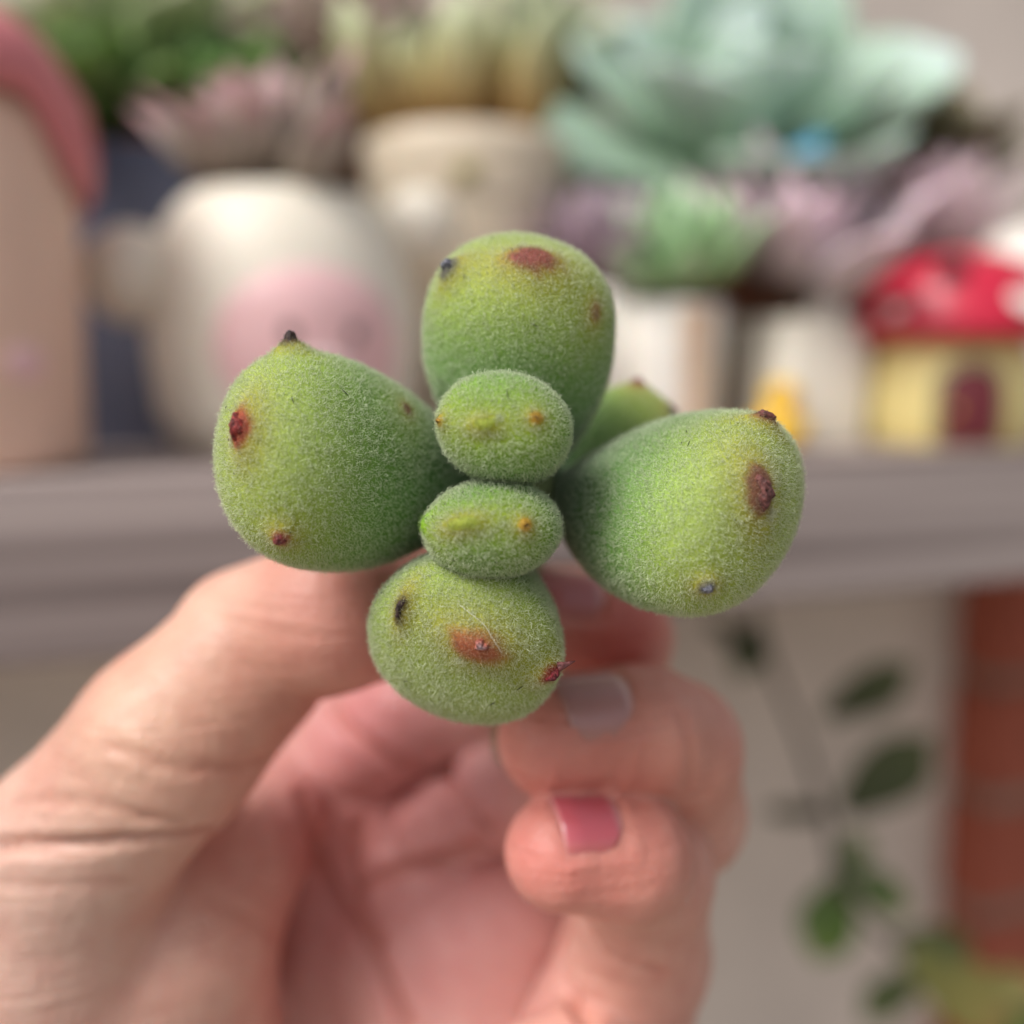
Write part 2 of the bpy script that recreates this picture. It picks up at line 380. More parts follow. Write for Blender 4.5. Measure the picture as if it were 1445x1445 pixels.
# 7. large blue-green echeveria in a tall pot, behind on the right
c7 = shelf_pt(1025, 13.5); h7 = 8.0
pot = empty('plain_pot', c7); tag(pot, 'brown clay pot under the large blue green echeveria', 'pot')
V, F = lathe(shell([(2.6, 0), (3.4, h7-1.2), (3.7, h7-1.2), (3.75, h7)]), 44); mk('body', V+c7, F, m_clay, pot); soil_disc(pot, c7, 3.3, h7-.4)
lm = leaf_mesh('leaf', m_leafbg, .42, .10, .02, .32, .55, lin(140, 166, 138), lin(174, 198, 182), lin(196, 212, 208))
rosette('echeveria', c7+ZV*(h7+2.2)-NS*1.0, (4.4, 7.6), (80, -2), 17, lm, 'large powdery blue green echeveria rosette with cupped leaves', stem_to=c7+ZV*(h7-.38), axis=(-.05, -.7, 1), stem_r=.7, r0=.3)
# olive plant in shade to its right
c8 = shelf_pt(1265, 15.); h8 = 9.6
pot = empty('plain_pot', c8); tag(pot, 'dark grey pot holding the dull olive plant', 'pot')
V, F = lathe(shell([(2.4, 0), (2.9, h8)]), 40); mk('body', V+c8, F, m_slate, pot); soil_disc(pot, c8, 2.6, h8-.4)
lm = leaf_mesh('leaf', m_leafbg, .3, .1, .1, .2, .2, lin(84, 80, 58), lin(112, 106, 78), lin(128, 116, 90))
rosette('echeveria', c8+ZV*(h8+.6), (2.4, 5.6), (80, 15), 28, lm, 'dull olive brown rosette beside the large blue green echeveria', stem_to=c8+ZV*(h8-.38), axis=(0, -.2, 1))

# 9. white pot with small mint rosette
r9 = 1.55; c9 = contact(950, 634, r9); h9 = 4.5
pot = empty('small_pot', c9); tag(pot, 'small white pot with an orange brown streak on its side', 'pot')
out9 = [(1.25, 0), (1.35, .15), (1.5, 3), (1.6, h9)]
V, F = lathe(shell(out9, .2), 40); mk('body', V+c9, F, m_white, pot); soil_disc(pot, c9, 1.35, h9-.3)
dcam, drt = frame_to_cam(c9); m_streak = mat('orange_stain', lin(222, 188, 158), .5, .2, 60)
sV = []
for i in range(10):
    z = .6+i*(h9-.75)/9; hw = .35+.15*(i/9)**2
    for q in (-1, -.5, 0, .5, 1):
        ang = (.62+q*hw)/1.5; dd = dcam*math.cos(ang)+drt*math.sin(ang); sV.append(on_lathe(c9, out9, dd, z, .012))
mk('glaze_streak', np.array(sV), grid_faces(10, 5, False), m_streak, pot)
lm = leaf_mesh('leaf', m_leafbg, .29, .15, .14, .45, .3, lin(120, 140, 84), lin(160, 196, 148), lin(186, 210, 176))
rosette('echeveria', c9+ZV*(h9+.7), (1.5, 2.9), (75, 12), 19, lm, 'small mint green rosette growing from the small white pot', stem_to=c9+ZV*(h9-.28), axis=(-.1, -.5, 1), stem_r=.25, jit=.4)

# 10. cream square pot, pink rosette with grey-green heart; second pink plant beside it
c10 = contact(1122, 630, 2.0); h10 = 4.1
pot = empty('square_pot', c10); tag(pot, 'square cream pot between the small white pot and mushroom house', 'pot')
square_pot(pot, c10, 1.85, h10, m_cream, .93)
lm = leaf_mesh('leaf', m_leafbg, .27, .13, .14, .4, .35, lin(150, 150, 144), lin(218, 194, 204), lin(230, 198, 210))
rosette('echeveria', c10+ZV*(h10+1.3), (1.3, 4.4), (75, 22), 24, lm, 'pink lilac rosette with grey heart growing from the square pot', stem_to=c10+ZV*(h10-.38), axis=(.05, -.5, 1), jit=.4)
c11 = shelf_pt(1300, 9.0); h11 = 5.2
pot = empty('round_pot', c11); tag(pot, 'round white pot hidden behind the red mushroom house', 'pot')
V, F = lathe(shell([(1.8, 0), (2.1, .2), (2.3, h11)]), 40); mk('body', V+c11, F, m_white, pot); soil_disc(pot, c11, 2.0, h11-.3)
lm = leaf_mesh('leaf', m_leafbg, .25, .13, .12, .3, .3, lin(186, 164, 164), lin(222, 194, 202), lin(232, 202, 210))
rosette('echeveria', c11+ZV*(h11+1.4), (2.0, 3.9), (85, 48), 18, lm, 'bright pink upright rosette behind the red mushroom house', stem_to=c11+ZV*(h11-.28), axis=(.05, -.1, 1))
c12 = shelf_pt(842, 8.0); h12 = 5.0
pot = empty('small_pot', c12); tag(pot, 'small plain white pot holding the lilac rosette', 'pot')
V, F = lathe(shell([(1.3, 0), (1.6, h12)]), 36); mk('body', V+c12, F, m_white, pot); soil_disc(pot, c12, 1.4, h12-.3)
lm = leaf_mesh('leaf', m_leafbg, .27, .13, .12, .4, .3, lin(120, 100, 104), lin(170, 146, 160), lin(178, 156, 168))
rosette('echeveria', c12+ZV*(h12+.4), (1.4, 3.1), (75, 15), 18, lm, 'small dusky lilac rosette beside the mint green one', stem_to=c12+ZV*(h12-.28), axis=(0, -.3, 1), stem_r=.25)
# blue bird on a pick stuck into the tall clay pot behind
pb = P(1130, 226, proj(c10)[2]-.3); m_blue = cer('blue_paint', (62, 150, 190)); m_yel = cer('yellow_paint', (226, 176, 62)); m_or = cer('orange_paint', (226, 140, 60))
bird = empty('bird_pick', pb-ZV*5.0); tag(bird, 'bright blue bird on a thin stick above the pink rosettes', 'ornament')
dcam, drt = frame_to_cam(pb)
V, F = blob(pb, .72, .5, .5, (nrm(drt+ZV*.3), np.cross(ZV, drt), nrm(ZV-drt*.3)), 14, 18); mk('body', V, F, m_blue, bird)
V, F = blob(pb+drt*.5+ZV*.42, .38, .38, .38); mk('head', V, F, m_blue, bird)
V, F = lathe([(.12, 0), (.07, .15), (.01, .3)], 10); V = V@np.array([[0, 0, 1], [0, 1, 0], [-1, 0, 0]]).T; mk('beak', pb+drt*.82+ZV*.42+np.outer(V[:, 0], drt)*-1+np.outer(V[:, 1], dcam)+np.outer(V[:, 2], ZV), F, m_or, bird)
V, F = blob(pb-drt*.7-ZV*.12, .5, .12, .2, (nrm(drt+ZV*.2), np.cross(ZV, drt), ZV)); mk('tail', V, F, m_blue, bird)
V, F = tube([pb-ZV*.4, pb*np.array([1, 1, 0])+ZV*(ZS+h10-.6)], .07, 8); mk('stick', V, F, m_stem, bird)

# 12. little yellow chick on the shelf
rc_ = .75; cc_ = contact(1098, 636, rc_); dcam, drt = frame_to_cam(cc_)
ch = empty('chick_figurine', cc_); tag(ch, 'tiny yellow chick figurine with orange beak before the square pot', 'figurine')
m_chick = cer('chick_yellow', (240, 196, 66))
V, F = lathe([(.01, 0), (.45, 0), (.7, .22), (.78, .6), (.66, 1.0), (.4, 1.2), (.01, 1.28)], 24, 1, .9); mk('body', V+cc_, F, m_chick, ch)
V, F = blob(cc_+ZV*1.55+drt*.05, .56, .54, .54); hd = mk('head', V, F, m_chick, ch)
V, F = blob(cc_+ZV*1.5+dcam*.5+drt*.28, .2, .22, .1, (drt, dcam, ZV), 8, 12); mk('beak', V, F, m_or, hd)
for sg in (-1, 1):
    V, F = blob(cc_+ZV*1.68+dcam*.46+drt*(.12+sg*.25), .06, .05, .07, (drt, dcam, ZV), 8, 10); mk('eye', V, F, m_dark, hd)
    V, F = blob(cc_+ZV*.68+drt*sg*.72, .16, .42, .34, (drt, dcam, ZV), 10, 14); mk('wing', V, F, m_chick, ch)

for o_ in [ch]: o_.scale = (1.02, 1.02, 1.02)
# 13. mushroom house
r13 = 2.45; c13 = contact(1330, 632, r13); dcam, drt = frame_to_cam(c13)
hs = empty('mushroom_house', c13); tag(hs, 'red capped mushroom house with yellow walls and dark red door', 'ornament')
m_yw = cer('pale_yellow_glaze', (226, 208, 140)); m_red = cer('red_glaze', (196, 34, 62), .3); m_door = cer('dark_red_paint', (104, 36, 44)); m_dfr = cer('door_frame_paint', (150, 142, 104))
outh = [(2.3, 0), (2.45, .2), (2.55, 1.2), (2.45, 2.4), (2.2, 3.3)]
V, F = lathe([(.01, 0)]+outh+[(.01, 3.4)], 44); wl = mk('wall', V+c13, F, m_yw, hs)
outc = [(.01, 3.15), (2.3, 3.1), (2.75, 3.12), (2.9, 3.3), (2.85, 3.55), (2.72, 4.2), (2.4, 4.85), (1.95, 5.3), (1.2, 5.62), (.01, 5.75)]
outc = [(r*1.1, z) for r, z in outc]; V, F = lathe(outc, 48); cap = mk('roof', V+c13, F, m_red, hs)
cap_o = outc[3:]
for az, z, rr in ((-.5, 3.95, .34), (.7, 4.15, .55), (-1.35, 4.4, .42), (2.2, 4.2, .45), (3.2, 4.3, .42), (-2.3, 4.5, .4)):
    dd = dcam*math.cos(az)+drt*math.sin(az); p = on_lathe(c13, cap_o, dd, z, -.02); nn = nrm(dd*.75+ZV*.66); ax_ = np.cross(ZV, dd)
    V, F = blob(p, rr, rr, .09, (ax_, np.cross(nn, ax_), nn), 10, 18); mk('spot', V, F, m_white, cap)
dd = nrm(dcam*math.cos(0.)+drt*math.sin(0.)); p = on_lathe(c13, cap_o, dd, 4.95, .08); V, F = blob(p, .42, .36, .36); mk('ladybird', V, F, m_black, cap)
def arch(c, out, az0, z0, wd, ht, off, nz=14, nx=9):
    V = []
    for i in range(nz):
        z = z0+ht*i/(nz-1); q = max(0, (z-(z0+ht-wd/2))/(wd/2)); hw = wd/2*math.sqrt(max(0.0004, 1-q*q)) if q > 0 else wd/2
        for k in range(nx):
            x = hw*(2*k/(nx-1)-1); a = az0+x/2.45; d2 = dcam*math.cos(a)+drt*math.sin(a); V.append(on_lathe(c, out, d2, z, off))
    return np.array(V), grid_faces(nz, nx, False)
V, F = arch(c13, outh, .28, .12, 2.0, 2.55, .05); fr_ = mk('door_frame', V, F, m_dfr, hs)
V, F = arch(c13, outh, .28, .12, 1.5, 2.25, .10); mk('door', V, F, m_door, hs)
V, F = blob(on_lathe(c13, outh, dcam*math.cos(.1)+drt*math.sin(.1), 1.1, .16), .1, .1, .1, None, 8, 10); mk('door_knob', V, F, m_yel, hs)
hs.scale = (1.1, 1.1, 1.1)
# 14. white domed pot at the right edge, behind the mushroom house
c14 = shelf_pt(1430, 6.5); p14 = empty('dome_ornament', c14); tag(p14, 'white domed ornament on a stalk behind the mushroom house', 'ornament')
V, F = lathe([(.01, 0), (1.1, 0), (1.2, .2), (.9, 1.5), (.8, 5.2), (.01, 5.3)], 30); mk('stalk', V+c14, F, m_cream, p14)
V, F = lathe([(.01, 5.25), (1.7, 5.1), (2.0, 5.25), (1.95, 5.8), (1.6, 6.7), (1.0, 7.4), (.01, 7.7)], 36); mk('dome', V+c14, F, m_white, p14)
# back row: two more plants against the wall
for px, v, hh, cols_, lab, plab in ((500, 20., 12.8, (lin(150, 120, 108), lin(186, 168, 158), lin(206, 178, 172)), 'pale pinkish beige rosette standing against the wall', 'tall brown clay pot holding the pinkish beige rosette'),
                              (735, 21., 13.2, (lin(120, 128, 84), lin(176, 186, 150), lin(206, 206, 176)), 'pale green rosette against the wall behind the whiskered pot', 'tall brown clay pot holding the pale green rosette'),
                              (235, 21., 12.6, (lin(110, 120, 80), lin(150, 166, 118), lin(186, 190, 150)), 'soft green rosette against the wall above the slate pot', 'tall brown clay pot holding the soft green rosette')):
    cb_ = shelf_pt(px, v); pot = empty('clay_pot', cb_); tag(pot, plab, 'pot')
    V, F = lathe(shell([(2.3, 0), (2.9, hh-1), (3.05, hh-1), (3.1, hh)]), 40); mk('body', V+cb_, F, m_clay, pot); soil_disc(pot, cb_, 2.75, hh-.4)
    lm = leaf_mesh('leaf', m_leafbg, .33, .14, .1, .25, .3, *cols_)
    rosette('echeveria', cb_+ZV*(hh+1.0), (2.8, 5.6), (82, 14), 26, lm, lab, stem_to=cb_+ZV*(hh-.38), axis=(0, -.3, 1))
# ================================================================== hanging plant under the shelf
m_vine = mat('vine_leaf', (1, 1, 1), .5, .2, 50, sss=.15, sssr=(.5, 1, .2), attr=True); m_vst = mat('vine_stem', lin(62, 54, 40), .7, .2, 80)
DV = 40.
vine = empty('trailing_vine', P(1060, 850, DV)); tag(vine, 'thin trailing vine with dark oval leaves hanging under the shelf', 'vine')
path = spline([P(1055, 815, DV+1), P(1085, 930, DV), P(1130, 1040, DV), P(1165, 1150, DV), P(1190, 1250, DV-1), P(1260, 1330, DV-2), P(1400, 1400, DV-2), P(1500, 1440, DV-2)], 50)
V, F = tube(path, .15, 8); mk('stem', V, F, m_vst, vine)
lmd = leaf_mesh('leaf', m_vine, .34, .03, .1, .15, .25, lin(58, 66, 38), lin(70, 80, 44), lin(78, 84, 50))
lmg = leaf_mesh('leaf', m_vine, .42, .03, .1, .2, .25, lin(64, 88, 32), lin(80, 106, 40), lin(100, 116, 50))
lmy = leaf_mesh('leaf', m_vine, .30, .03, .1, .2, .25, lin(92, 94, 40), lin(118, 106, 48), lin(120, 96, 52))
def vleaf(me, a, b, d, roll=0., L=None, tilt=0.):
    p, q = P(*a, d), P(*b, d-tilt); ex = nrm(q-p); L = np.linalg.norm(q-p)
    ez = nrm(-ray(*a)+np.array([.2*math.sin(roll), 0, .6*math.cos(roll)])); ez = nrm(ez-ex*(ez@ex)); ey = np.cross(ez, ex)
    R = Matrix.Rotation(roll, 3, Vector(ex)); ey = np.array(R@Vector(ey)); ez = np.array(R@Vector(ez))
    o = bpy.data.objects.new('leaf', me); link(o, vine, p)
    o.matrix_local = Matrix.Translation(o.location) @ Matrix(((ex[0], ey[0], ez[0]), (ex[1], ey[1], ez[1]), (ex[2], ey[2], ez[2]))).to_4x4() @ Matrix.Scale(L*S, 4)
vleaf(lmd, (1075, 905), (1000, 900), DV-.4, .3, tilt=1.0); vleaf(lmd, (1070, 880), (1045, 950), DV-.5, -.2)
vleaf(lmd, (1165, 1010), (1268, 935), DV, .9); vleaf(lmd, (1190, 1145), (1295, 1040), DV, .7)
vleaf(lmd, (1172, 1150), (1085, 1160), DV, .9); vleaf(lmd, (1165, 1135), (1110, 1165), DV-.3, .9)
vleaf(lmg, (1190, 1240), (1165, 1345), DV-.6, .5); vleaf(lmg, (1195, 1235), (1265, 1285), DV-.8, -.5); vleaf(lmg, (1190, 1225), (1215, 1180), DV, .5)
vleaf(lmd, (1260, 1330), (1360, 1330), DV-2, .8); vleaf(lmy, (1280, 1340), (1400, 1440), DV-2.2, .2); vleaf(lmd, (1300, 1370), (1230, 1440), DV-2, .5)
vleaf(lmy, (1370, 1390), (1460, 1400), DV-2.4, .3); vleaf(lmg, (1400, 1400), (1440, 1480), DV-2.4, -.2)

# ================================================================== THE SUCCULENT
def prof(t, a, tm, e, g):
    t = np.asarray(t, float); up = a+(1-a)*np.sin(np.pi/2*np.clip(t/tm, 0, 1))**g
    dn = np.clip(1-np.clip((t-tm)/(1-tm), 0, 1)**e, 0, 1)**(1/e)
    return np.where(t < tm, up, dn)
def vnoise(p, s, seed=0):
    """cheap smooth pseudo noise in -1..1"""
    r = np.random.default_rng(seed); out = 0
    for _ in range(5):
        k = r.normal(0, 1, 3)*s; out = out+np.sin(p@k+r.uniform(0, 6.28))
    return out/5
m_flesh = mat('furry_leaf_skin', (1, 1, 1), .65, .10, 900, sss=.35, sssr=(.7, 1, .25), sssd=.0015, attr=True, bump=.5, bscale=2500, spec=.25)
m_tooth = mat('leaf_tooth', (1, 1, 1), .55, .55, 2600, attr=True, bump=1., bscale=2600, spec=.4)
m_hair = hair_mat(); m_speck = mat('dust_speck', lin(30, 30, 28), .8, .2)
plant = empty('bear_paw_succulent', P(722, 700, 11.6)); tag(plant, 'furry green bear paw succulent with red toothed plump leaves', 'succulent')
BASE = np.array(lin(52, 110, 74)); MID = np.array(lin(110, 149, 76)); TIP = np.array(lin(154, 172, 84))
PAL = dict(dark=(62, 44, 42), brown=(122, 72, 66), red=(150, 52, 46), rose=(150, 66, 66), slate=(92, 92, 104), purple=(134, 62, 70), deep=(132, 28, 40),
           green=(120, 168, 40), orange=(176, 136, 46), yellow=(146, 158, 66), rust=(160, 84, 64), ochre=(150, 120, 80))
def make_leaf(p, teeth, nh, label=None, hl=.054, specks=9, seed=1, cols=None, n=90, m=128):
    bx, by, bd, tx, ty, td, W, H, tm, roll, e, a0, g0, bend = (list(p)+[.38, 1.3, 0.])[:14] if len(p) < 14 else p
    B = P(bx, by, bd); T = P(tx, ty, td); A = T-B; L = np.linalg.norm(A); A = A/L
    wv = RGT*math.cos(roll)-UPV*math.sin(roll); wv = nrm(wv-A*(wv@A)); hv = np.cross(wv, A)
    t = 1-(1-np.linspace(0, 1, n))**1.5
    ext = .55                                          # the leaf runs on into the node at its base
    t = np.concatenate([np.linspace(-ext/L, -.02, 8), t])
    th = np.linspace(0, 2*np.pi, m, endpoint=False)
    pr = np.where(t < 0, a0*(1+t*.5), prof(t, a0, tm, e, g0)); pr[-1] = 1e-3; pr[0] = .02
    V = B+A*L*t[:, None, None]+(W*pr)[:, None, None]*np.cos(th)[None, :, None]*wv+((H*pr)[:, None]*np.sin(th)[None, :]+(bend*4*np.clip(t, 0, 1)*(1-t))[:, None])[:, :, None]*hv
    tt = np.repeat(t, m); V = V.reshape(-1, 3)
    F = grid_faces(len(t), m)
    ctr = B+A*L*np.clip(tt, .1, .8)[:, None]+hv*(bend*4*np.clip(tt, 0, 1)*(1-tt))[:, None]
    def normals(V):
        G = V.reshape(len(t), m, 3); du = np.gradient(G, axis=0); dv = np.roll(G, -1, 1)-np.roll(G, 1, 1)
        N = np.cross(du, dv).reshape(-1, 3); N /= np.linalg.norm(N, axis=1, keepdims=True)+1e-12
        N = np.where((N*(V-ctr)).sum(1, keepdims=True) < 0, -N, N); N[-m:] = A; return N
    N = normals(V); V = V+N*(vnoise(V, 1.6, seed)*.042+vnoise(V, 5, seed+9)*.008)[:, None]
    x, y, d = (None,)*3
    q = V-CAMP; dep = q@FWD; sx = CPX+FPX*(q@RGT)/dep; sy = CPX-FPX*(q@UPV)/dep
    c0, c1_, c2_ = cols or (BASE, MID, TIP)
    u = np.clip(tt, 0, 1)[:, None]
    col = c0*(1-smooth01(u/.66))+c1_*smooth01(u/.66); k2 = smooth01((u-.55)/.45); col = col*(1-k2)+c2_*k2
    col = col*(1+.16*vnoise(V, 2.2, seed+3)[:, None])
    bare = np.zeros(len(V)); out = []
    for (px, py, ra, rb, rot, key, ht) in teeth:
        facing = (N*(-q)).sum(1) > -.0
        dist2 = (sx-px)**2+(sy-py)**2+np.where(facing, 0, 1e6); i0 = int(np.argmin(dist2))
        c = V[i0].copy(); nn = N[i0]; k = dep[i0]/FPX
        e1 = RGT*math.cos(rot)-UPV*math.sin(rot); e1 = nrm(e1-nn*(e1@nn)*.999); e2 = np.cross(nn, e1)
        dv = V-c; ua, ub = dv@e1/(ra*k), dv@e2/(rb*k); un = dv@nn/(max(ra, rb)*k)
        rr = np.sqrt(ua**2+ub**2+un**2*.5)
        V = V+nn*(ht*.9*np.exp(-(rr/1.5)**2))[:, None]
        tc = np.array(lin(*PAL[key]))
        wide = .6*np.exp(-(rr*max(ra, rb)/max(70, 2.2*max(ra, rb)))**2)[:, None]*(1 if nh > 26000 else .0); col = col*(1-wide)+np.array(lin(150, 168, 48))*wide
        halo = np.exp(-(rr/2.0)**2)[:, None]; hc = np.array(lin(164, 122, 44)) if key not in ('green',) else tc
        col = col*(1-.6*halo)+hc*.6*halo
        sf = 1.0 if key in ('purple', 'rust') else .6; core = smooth01((1.35+.2*(sf > .9)-rr+.3*vnoise(V, 18, seed+5))/sf)[:, None]; col = col*(1-.9*core)+tc*.9*core
        bare = np.maximum(bare, core[:, 0])
        out.append((c, nn, e1, e2, ra*k, rb*k, ht, tc, key))
    root = mk('leaf', V, F, m_flesh, plant, org=B, col=col)
    if label: root['label'] = label
    for (c, nn, e1, e2, a, b, ht, tc, key) in out:
        if key in ('green', 'yellow', 'purple'): continue
        if key == 'rust': a, b = a*.5, b*.6; c = c+UPV*.05+RGT*.03
        n1, m1 = 12, 22; TV = []; r_ = np.random.default_rng(int(abs(c[0])*1000) % 9973)
        for i in range(n1):
            f_ = i/(n1-1); rad = math.cos(f_*math.pi/2)**.8 if i < n1-1 else .001; z = math.sin(f_*math.pi/2)
            for j in range(m1):
                an = 2*math.pi*j/m1; TV.append(c+nn*(ht*.72+z*(.2*min(a, b)+ht*.5)-.02)+(e1*a*math.cos(an)+e2*b*math.sin(an))*rad*(.6+.12*math.sin(3*an+c[0]*90)+.08*math.sin(5*an+c[2]*70)))
        TV = np.array(TV); TV += nn*(vnoise(TV, 55, 3)*.022)[:, None]+r_.normal(0, .0015, TV.shape)
        zz = np.repeat(np.linspace(0, 1, n1), m1)[:, None]
        tcol = tc*(1-.55*zz)+np.array(lin(52, 38, 40))*.55*zz
        if key in ('slate', 'rust'): tcol = tc*(1-.7*zz**3)+np.array(lin(176, 176, 186))*.7*zz**3
        tcol = tcol*(1+.6*vnoise(TV, 60, 8)[:, None]+.4*vnoise(TV, 130, 9)[:, None])
        mk('tooth', TV, grid_faces(n1, m1), m_tooth, root, org=B, col=np.clip(tcol, 0, 1))
    # the coat of short curly hairs
    N = normals(V); Q = F
    q0, q1, q2, q3 = (V[Q[:, i]] for i in range(4))
    ar = np.linalg.norm(np.cross(q2-q0, q3-q1), axis=1)/2
    fc = RNG.choice(len(Q), nh, p=ar/ar.sum()); a_, b_ = RNG.random(nh)[:, None], RNG.random(nh)[:, None]
    def bil(X): return (X[Q[fc, 0]]*(1-a_)*(1-b_)+X[Q[fc, 1]]*a_*(1-b_)+X[Q[fc, 2]]*a_*b_+X[Q[fc, 3]]*(1-a_)*b_)
    R0, NN, CC, BB = bil(V), bil(N), bil(col), bil(bare[:, None])
    NN /= np.linalg.norm(NN, axis=1, keepdims=True)
    keep = (RNG.random(nh) > BB[:, 0]*.3); R0, NN, CC, BB = R0[keep], NN[keep], CC[keep], BB[keep]; nh = len(R0)
    def tang():
        g = RNG.normal(0, 1, (nh, 3)); g -= NN*(g*NN).sum(1, keepdims=True); return g/np.linalg.norm(g, axis=1, keepdims=True)
    ta, tb = tang(), tang(); lean = RNG.uniform(.25, 1.25, (nh, 1)); ln = hl*RNG.uniform(.5, 1.2, (nh, 1)); lg_ = RNG.random((nh, 1)) < .16; ln = np.where(lg_, ln*1.55, ln); lean = np.where(lg_, lean*.45, lean)
    d0 = NN*1.0+ta*lean*.7; d1 = NN*.45+ta*lean+tb*.5; d2 = -NN*.05+ta*lean*.6+tb*1.2
    pts = [R0-NN*.003]
    for dd in (d0, d1, d2): pts.append(pts[-1]+dd/np.linalg.norm(dd, axis=1, keepdims=True)*ln/3)
    wd = .0023*RNG.uniform(.7, 1.3, (nh, 1)); HV = np.zeros((nh, 7, 3)); 
    for i, p_ in enumerate(pts):
        dr = (d0, d0, d1, d2)[i]; sd_ = np.cross(dr, NN+tb*.4); sd_ /= np.linalg.norm(sd_, axis=1, keepdims=True)+1e-9
        f_ = (1, .95, .75, 0)[i]
        if i < 3: HV[:, 2*i] = p_-sd_*wd*f_; HV[:, 2*i+1] = p_+sd_*wd*f_
        else: HV[:, 6] = p_
    o7 = (np.arange(nh)*7)[:, None]
    tri = np.array([[0, 1, 3], [0, 3, 2], [2, 3, 5], [2, 5, 4], [4, 5, 6]])
    HF = (o7[:, :, None]+tri[None]).reshape(-1, 3)
    pale = np.array(lin(232, 237, 212)); mixw = .72*(1-.75*BB)
    mixw = np.where(lg_, .9*(1-.75*BB), mixw); hc = CC*(1-mixw)*1.25+pale*mixw; hc = np.clip(hc*RNG.uniform(.88, 1.1, (nh, 1)), 0, .9)
    fz = mk('fuzz', HV.reshape(-1, 3), HF, m_hair, root, org=B, smooth=True, col=np.repeat(hc, 7, 0)); fz['kind'] = 'stuff'
    fr_ = np.nonzero((N*(CAMP-V)).sum(1)/np.linalg.norm(CAMP-V, axis=1) > .25)[0]; SV = []; SF = []
    for i in RNG.choice(fr_, specks):
        d1_ = nrm(RNG.normal(0, 1, 3)); d1_ = nrm(d1_-N[i]*(d1_@N[i])); lg = RNG.uniform(.008, .016) if RNG.random() < .75 else RNG.uniform(.03, .06)
        v_, f_ = blob(V[i]+N[i]*hl*.6, lg, .0045, .004, (d1_, np.cross(N[i], d1_), N[i]), 5, 6); SF.append(f_+sum(len(x) for x in SV)); SV.append(v_)
    if SV: mk('dust_speck', np.concatenate(SV), np.concatenate(SF), m_speck, root, org=B)['kind'] = 'stuff'
    return root, V, N
D2 = math.pi/180
make_leaf([655.6, 685, 11.4, 328.8, 622.4, 9.2, 1.06, .84, .634, 1.291, 2.518, .423, 1.1, .095],
          [(411, 488, 15, 13, 0, 'dark', .16), (346, 607, 17, 30, 0, 'red', .15), (395, 754, 13, 14, 0, 'rose', .10), (575, 577, 8, 11, 0, 'brown', .01)], 68000, seed=1)
make_leaf([803.4, 698.9, 11.4, 1081.4, 725.5, 9.3, 1.07, .82, .662, 2.384, 3.0, .3, .977, -.1],
          [(1076, 599, 20, 9, .25, 'brown', .12), (1070, 698, 23, 38, -.1, 'brown', .13), (995, 824, 12, 11, 0, 'slate', .10)], 72000, seed=2)
make_leaf([726.8, 668, 11.7, 736, 345.8, 10.1, 1.0, .89, .589, .286, 2.562, .392, 1.248, -.029],
          [(643, 382, 17, 12, -.5, 'slate', .13), (752, 373, 38, 22, .2, 'purple', .15), (838, 442, 10, 13, 0, 'ochre', .02)], 58000, seed=3)
lb, LV, LN = make_leaf([704.4, 773.3, 11.3, 650.4, 926.3, 9.4, .95, .90, .783, .42, 2.163, .323, 1.093, .26],
          [(569, 857, 9, 24, .3, 'dark', .09), (678, 905, 38, 22, .4, 'rust', .18), (774, 942, 18, 12, -.35, 'deep', .12)], 62000, seed=4)
# a loose pale fibre caught in the fur of this leaf, and the drawn-out point of its red tooth
q_ = LV-CAMP; dq = q_@FWD; lx, ly = CPX+FPX*(q_@RGT)/dq, CPX-FPX*(q_@UPV)/dq; fq = (LN*q_).sum(1) < 0
def on_leaf(px, py, off): i = int(np.argmin((lx-px)**2+(ly-py)**2+np.where(fq, 0, 1e6))); return LV[i]+LN[i]*off
m_fib = mat('pale_fibre', lin(226, 226, 214), .6, .1)
V, F = tube(spline([on_leaf(650, 852, .06), on_leaf(668, 868, .09), on_leaf(682, 884, .1), on_leaf(697, 902, .08), on_leaf(702, 918, .06)], 16), .0022, 5); mk('fibre', V, F, m_fib, lb, org=ORG[lb.name])
pt = on_leaf(782, 939, .05); V, F = tube([pt, pt+(RGT*.6+UPV*.2-FWD*.1)*.09, pt+(RGT*.9+UPV*.33-FWD*.1)*.17], [.05, .032, .004], 10); mk('tooth', V, F, m_tooth, lb, org=ORG[lb.name], col=np.tile(np.array(lin(110, 62, 62)), (len(V), 1)))
make_leaf([724, 646, 11.2, 705, 587, 8.9, .62, .50, .76, .159, 2.5],
          [(625, 595, 8, 8, 0, 'orange', .06), (683, 600, 16, 9, 0, 'yellow', .09), (757, 590, 9, 8, 0, 'orange', .05)], 35000, seed=5,
          cols=(BASE, np.array(lin(80, 130, 62)), np.array(lin(96, 142, 62))))
make_leaf([707.5, 726, 11.2, 690, 755, 8.9, .625, .445, .71, -.04, 2.2],
          [(606, 742, 9, 15, 0, 'green', .09), (655, 739, 24, 10, -.1, 'yellow', .09), (740, 742, 10, 9, 0, 'orange', .06)], 35000, seed=6,
          cols=(BASE, np.array(lin(74, 124, 58)), np.array(lin(90, 136, 56))))
make_leaf([770, 690, 13.0, 945, 572, 12.3, .62, .42, .6, .75, 2.2], [(900, 543, 12, 12, 0, 'deep', .07), (948, 580, 11, 10, 0, 'slate', .05)], 14000, seed=7)
make_leaf([660, 700, 13.2, 520, 640, 12.9, .6, .42, .6, 1.2, 2.2], [(520, 610, 11, 11, 0, 'deep', .05)], 9000, seed=8)
